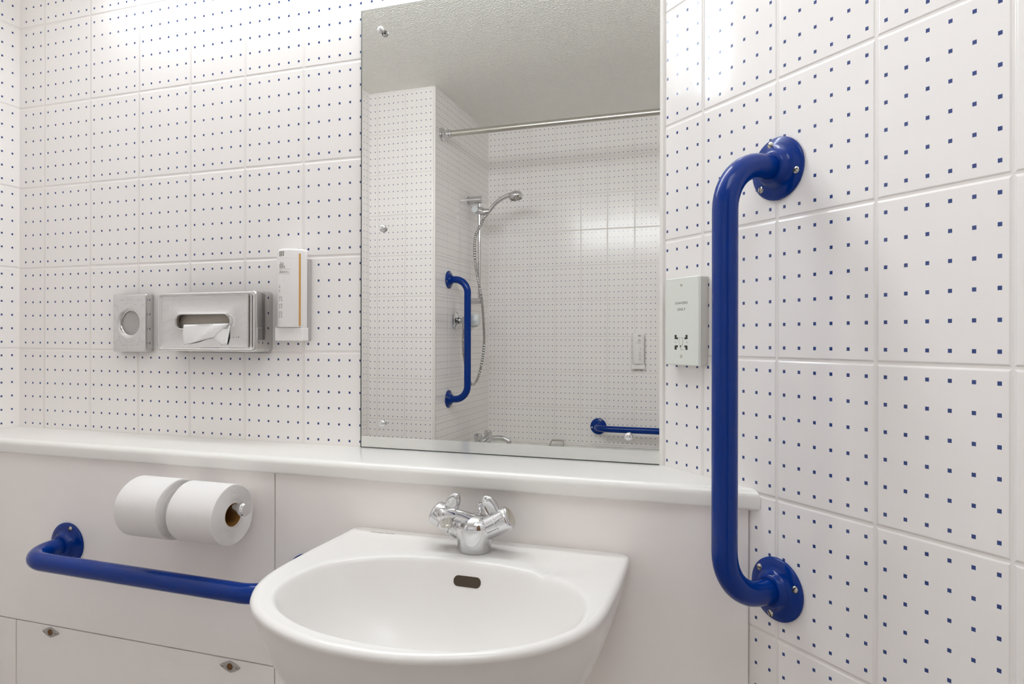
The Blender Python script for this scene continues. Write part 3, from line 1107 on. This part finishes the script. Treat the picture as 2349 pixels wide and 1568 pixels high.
obj('aerator', lathe([(0, 0.0455), (0.0090, 0.0455), (0.0100, 0.0465), (0.0100, 0.0500), (0.0092, 0.0510), (0.0092, 0.0640)], Matrix.Translation(sv * 0.0510), 28), 'satin', t)
for s in (-1, 1):
    th = math.radians(28)
    ax = Vector((s * math.cos(th), 0, math.sin(th)))
    m4 = axis_frame(Vector((s * 0.0185 - 0.005, 0, 0.0330)), ax)
    prof = [(0.0, -0.004), (0.0172, -0.004), (0.0182, -0.001), (0.0186, 0.0115), (0.0180, 0.0125), (0.0180, 0.0132), (0.0188, 0.0140), (0.0190, 0.0310), (0.0184, 0.0317), (0.0184, 0.0324), (0.0192, 0.0332), (0.0192, 0.0480), (0.0186, 0.0505), (0.0155, 0.0535), (0.009, 0.0552), (0.0, 0.0557)]
    hd = obj('handle', lathe(prof, m4, 40), 'chrome', t, angle=40)
    # winged lever: rounded tab standing up from the handle
    up = Vector((-s * math.sin(th), 0, math.cos(th)))
    fr = frame(Vector((s * 0.0185 - 0.005, 0, 0.033)) + ax * 0.031, ax, Vector((0, -1, 0)))
    bm = bmesh.new()
    rings = []
    sg = 1.0 if (fr.to_3x3() @ Vector((0, 1, 0))).dot(up) > 0 else -1.0
    for zz, k in ((-0.0062, 0.80), (-0.0050, 0.96), (-0.002, 1.0), (0.002, 1.0), (0.0042, 0.94), (0.0050, 0.84), (0.0035, 0.72), (0.0022, 0.45)):
        rg = []
        for i in range(36):
            a = 2 * PI * i / 36
            x, y = math.cos(a) * 0.0116 * k, math.sin(a) * 0.0205 * k
            yy = 0.0270 + y
            bend = 0.004 * ((yy) / 0.045) ** 2
            rg.append(fr @ Vector((x * (1.0 + 0.10 * (yy < 0.02)), sg * yy, zz + bend)))
        rings.append(rg)
    loft(bm, rings)
    obj('lever', bm, 'chrome', hd, angle=50)
    obj('handle_cap', lathe([(0.0, 0.0561), (0.0095, 0.0555), (0.0140, 0.0540), (0.0144, 0.0530)], m4, 32), 'satin', hd)
obj('pop_up_rod', lathe([(0.0030, 0.03), (0.0030, 0.0570), (0.0040, 0.0580), (0.0040, 0.0600), (0.0050, 0.0620), (0.0058, 0.0650), (0.0056, 0.0680), (0.0045, 0.0698), (0, 0.0703)], Matrix.Translation((0.0, 0.026, 0)), 24), 'chrome', t)

# ------------------------------------------------------------------ bath alcove (seen in the mirror)
TZ = ZC - 0.5985
YB = -1.722
t = thing('bathtub', 'white bathtub in the tiled alcove, only its rim showing in the mirror', 'bathtub', Matrix.Translation(((XS + XR) / 2, (YB + YFAR) / 2, 0)))
bx0, bx1, by0, by1 = XS + 0.0005, XR - 0.0005, YFAR + 0.0005, YB
bcx_, bcy_ = (bx0 + bx1) / 2, (by0 + by1) / 2
R_ = lambda w_, h_, r, z: [(bcx_ + x, bcy_ + y, z) for x, y in rrect(w_, h_, r, 8)]
bwid, blen = by1 - by0, bx1 - bx0
bm = bmesh.new()
loft(bm, [R_(blen, bwid, 0.004, TZ - 0.05), R_(blen, bwid, 0.004, TZ - 0.004), R_(blen - 0.008, bwid - 0.008, 0.006, TZ), R_(blen - 0.13, bwid - 0.13, 0.10, TZ), R_(blen - 0.15, bwid - 0.15, 0.10, TZ - 0.008),
          R_(blen - 0.20, bwid - 0.18, 0.12, TZ - 0.12), R_(blen - 0.32, bwid - 0.24, 0.12, TZ - 0.33), R_(blen - 0.45, bwid - 0.36, 0.10, TZ - 0.39)], cap0=False)
obj('tub_shell', bm, 'tub', t, world=True, angle=50)
obj('bath_panel', box(bx0, bx1, YB - 0.022, YB - 0.006, 0.0, TZ - 0.045), 'laminate', t, world=True)
gx0, gx1, gy = -0.835, -0.755, YFAR + 0.062
g = [(gx0, gy, TZ - 0.001), (gx0 + 0.010, gy, TZ + 0.022), (gx0 + 0.022, gy, TZ + 0.029), (gx1 - 0.012, gy, TZ + 0.030), (gx1 - 0.001, gy, TZ + 0.026), (gx1, gy, TZ - 0.001)]
bm = bmesh.new()
rings = []
for p in catmull(g, 5):
    rings.append([(p.x, p.y + dy * 0.016, p.z + dz) for dy, dz in ((-1, 0), (-0.7, 0.004), (0.7, 0.004), (1, 0), (0.7, -0.003), (-0.7, -0.003))])
loft(bm, rings)
obj('grip_handle', bm, 'satin', t, world=True, angle=50, label='chrome grip handle on the rim')

t = thing('bath_mixer', 'chrome bath mixer tap on the rim of the bath, low in the mirror', 'tap', Matrix.Translation((-1.13, -2.12, TZ)))
obj('mixer_body', tube([(-1.125, -2.20, TZ + 0.052), (-1.125, -2.04, TZ + 0.052)], 0.021, 24), 'chrome', t, world=True)
for y in (-2.195, -2.045):
    obj('pillar', lathe([(0.027, 0), (0.027, 0.005), (0.017, 0.010), (0.016, 0.052)], Matrix.Translation((-1.125, y, TZ - 0.0005)), 28), 'chrome', t, world=True)
    obj('handle', lathe([(0.014, 0.050), (0.016, 0.068), (0.022, 0.072), (0.023, 0.095), (0.019, 0.101), (0, 0.103)], Matrix.Translation((-1.125, y, TZ - 0.0005)), 24), 'chrome', t, world=True)
s_ = catmull([(-1.12, -2.12, TZ + 0.055), (-1.08, -2.12, TZ + 0.068), (-1.02, -2.12, TZ + 0.072), (-0.985, -2.12, TZ + 0.060), (-0.978, -2.12, TZ + 0.045)], 5)
obj('spout', tube(s_, 0.014, 20), 'chrome', t, world=True, angle=60)

# shower curtain rod
t = thing('curtain_rod', 'brushed steel curtain rod high across the bath alcove, seen in the mirror', 'curtain rod', Matrix.Translation((XS, -1.8015, ZC + 0.9985)))
xe = XR
obj('rod', tube([(XS + 0.02, -1.8015, ZC + 0.9985), (XR - 0.02, -1.8015, ZC + 1.004)], 0.0146, 24), 'satin', t, world=True, angle=60)
for x, s in ((XS, 1), (XR, -1)):
    obj('end_flange', lathe([(0, 0.0), (0.0315, 0.0), (0.0325, 0.003), (0.0315, 0.007), (0.0225, 0.0095), (0.0195, 0.012), (0.0190, 0.030), (0.0215, 0.031), (0.0215, 0.040), (0.0175, 0.041), (0.0175, 0.052), (0.0146, 0.053)],
                                axis_frame((x, -1.8015, ZC + (0.9985 if s > 0 else 1.004)), (s, 0, 0)), 36), 'chrome', t, world=True)

# shower rail, hand shower, valve
RX, RYY = XS + 0.062, -2.158
t = thing('shower_rail', 'slim chrome shower rail upright on the alcove side wall, seen in the mirror', 'shower rail', Matrix.Translation((XS, RYY, ZC + 0.2)))
obj('rail', tube([(RX, RYY, ZC + 0.195), (RX, RYY, ZC + 0.745)], 0.0085, 20), 'chrome', t, world=True, angle=60)
for z, r in ((0.745, 0.0215), (0.200, 0.0165)):
    obj('rail_bracket', lathe([(0, 0), (r + 0.004, 0), (r + 0.004, 0.003), (r, 0.004), (r, 0.074), (r - 0.003, 0.077), (0, 0.078)], axis_frame((XS, RYY, ZC + z), (1, 0, 0)), 28), 'chrome', t, world=True)
hz = ZC + 0.680
hb = obj('slider', tube([(RX - 0.020, RYY, hz + 0.010), (RX + 0.006, RYY, hz + 0.006), (RX + 0.030, RYY, hz - 0.004), (RX + 0.052, RYY - 0.002, hz + 0.000)], [0.019, 0.022, 0.019, 0.016], 20), 'chrome', t, world=True, angle=50)
obj('slider_knob', lathe([(0.015, 0), (0.019, 0.003), (0.019, 0.016), (0.016, 0.019), (0, 0.020)], axis_frame((RX - 0.018, RYY + 0.012, hz + 0.011), (0, 1, 0)), 24), 'acrylic', hb, world=True)

t = thing('hand_shower', 'chrome hand shower with a steel hose in the rail holder, seen in the mirror', 'hand shower', Matrix.Translation((RX + 0.05, RYY, hz)))
hp = catmull([(RX + 0.030, RYY - 0.002, hz - 0.028), (RX + 0.055, RYY - 0.002, hz + 0.002), (RX + 0.090, RYY - 0.002, hz + 0.040), (RX + 0.130, RYY - 0.002, hz + 0.066), (RX + 0.170, RYY - 0.002, hz + 0.080), (RX + 0.200, RYY - 0.002, hz + 0.084)], 6)
obj('shower_handle', tube(hp, [0.0095 + 0.0045 * i / len(hp) for i in range(len(hp))], 20), 'chrome', t, world=True, angle=60)
hm = axis_frame((RX + 0.200, RYY - 0.002, hz + 0.098), (0.16, 0, -1))
obj('shower_head', lathe([(0, 0), (0.018, 0.001), (0.031, 0.006), (0.0375, 0.015), (0.039, 0.026), (0.036, 0.038), (0.034, 0.040)], hm, 36), 'chrome', t, world=True)
fc = obj('spray_face', lathe([(0.0345, 0.038), (0.033, 0.0415), (0.016, 0.043), (0, 0.0432)], hm, 36), 'satin', t, world=True)
bm = bmesh.new()
for k, n_ in ((0.011, 6), (0.019, 11), (0.027, 16)):
    for i in range(n_):
        a = 2 * PI * i / n_
        add_lathe(bm, [(0.0018, 0.040), (0.0014, 0.0455), (0, 0.0457)], hm @ Matrix.Translation((k * math.cos(a), k * math.sin(a), 0)), 8)
obj('nozzles', bm, 'rubber', t, world=True)
# hose: from the handle behind the rail down in a loop and up to the valve outlet
VY, VZ = -1.982, ZC + 0.0900
hose_pts = [(RX + 0.030, RYY, hz - 0.024), (RX + 0.016, RYY + 0.005, hz - 0.060), (RX - 0.016, RYY + 0.016, hz - 0.13), (RX - 0.022, RYY + 0.016, hz - 0.22), (RX - 0.010, RYY + 0.014, hz - 0.33), (RX + 0.018, RYY + 0.016, hz - 0.46),
            (RX + 0.030, RYY + 0.018, hz - 0.58), (RX + 0.036, RYY + 0.022, hz - 0.70), (RX + 0.030, RYY + 0.035, hz - 0.80), (XS + 0.072, RYY + 0.050, hz - 0.895), (XS + 0.056, RYY + 0.085, hz - 0.925), (XS + 0.046, VY - 0.060, hz - 0.89), (XS + 0.038, VY - 0.028, hz - 0.80),
            (XS + 0.036, VY - 0.010, hz - 0.72), (XS + 0.042, VY, VZ - 0.080), (XS + 0.046, VY, VZ - 0.022)]
hpts = catmull(hose_pts, 60)
acc, keep = 0.0, [hpts[0]]
for p in hpts[1:]:
    if (p - keep[-1]).length >= 0.0018:
        keep.append(p)
bm = bmesh.new()
add_tube(bm, keep, [0.0078 if (i // 2) % 2 else 0.0064 for i in range(len(keep))], 12)
bm.faces.ensure_lookup_table()
for k in range(len(keep) - 1):
    if (k // 2) % 2 == 0 and k % 2 == 0:
        for q in range(12):
            bm.faces[k * 12 + q].material_index = 1
obj('hose', bm, ['hose', 'groove'], t, world=True, angle=30, label='ribbed steel hose hanging in a loop')

t = thing('shower_valve', 'chrome shower valve with a whitish knob behind the blue bar seen in the mirror', 'valve', Matrix.Translation((XS, VY, VZ)))
vf = axis_frame((XS, VY, VZ), (1, 0, 0))
obj('wall_plate', lathe([(0, 0), (0.046, 0), (0.047, 0.002), (0.044, 0.006), (0.032, 0.010), (0.026, 0.015), (0.018, 0.016)], vf, 40), 'chrome', t, world=True)
obj('valve_body', lathe([(0.0145, 0.010), (0.0145, 0.030), (0.020, 0.040), (0.022, 0.075), (0.018, 0.082)], vf, 32), 'chrome', t, world=True)
obj('outlet', tube([(XS + 0.046, VY, VZ - 0.010), (XS + 0.046, VY, VZ - 0.045)], 0.010, 20), 'chrome', t, world=True)
obj('scale_disc', lathe([(0.012, 0.080), (0.048, 0.081), (0.050, 0.083), (0.048, 0.086), (0.012, 0.087)], vf, 40), 'clear', t, world=True)
pr = []
kb = bmesh.new()
rings = []
for h, r, k in ((0.086, 0.030, 0.0), (0.090, 0.034, 0.04), (0.112, 0.033, 0.07), (0.122, 0.028, 0.07), (0.126, 0.022, 0.03)):
    rings.append([vf @ Vector((r * (1 + k * math.cos(8 * a)) * math.cos(a), r * (1 + k * math.cos(8 * a)) * math.sin(a), h)) for a in [2 * PI * i / 64 for i in range(64)]])
loft(kb, rings)
obj('valve_knob', kb, 'acrylic', t, world=True, angle=50)
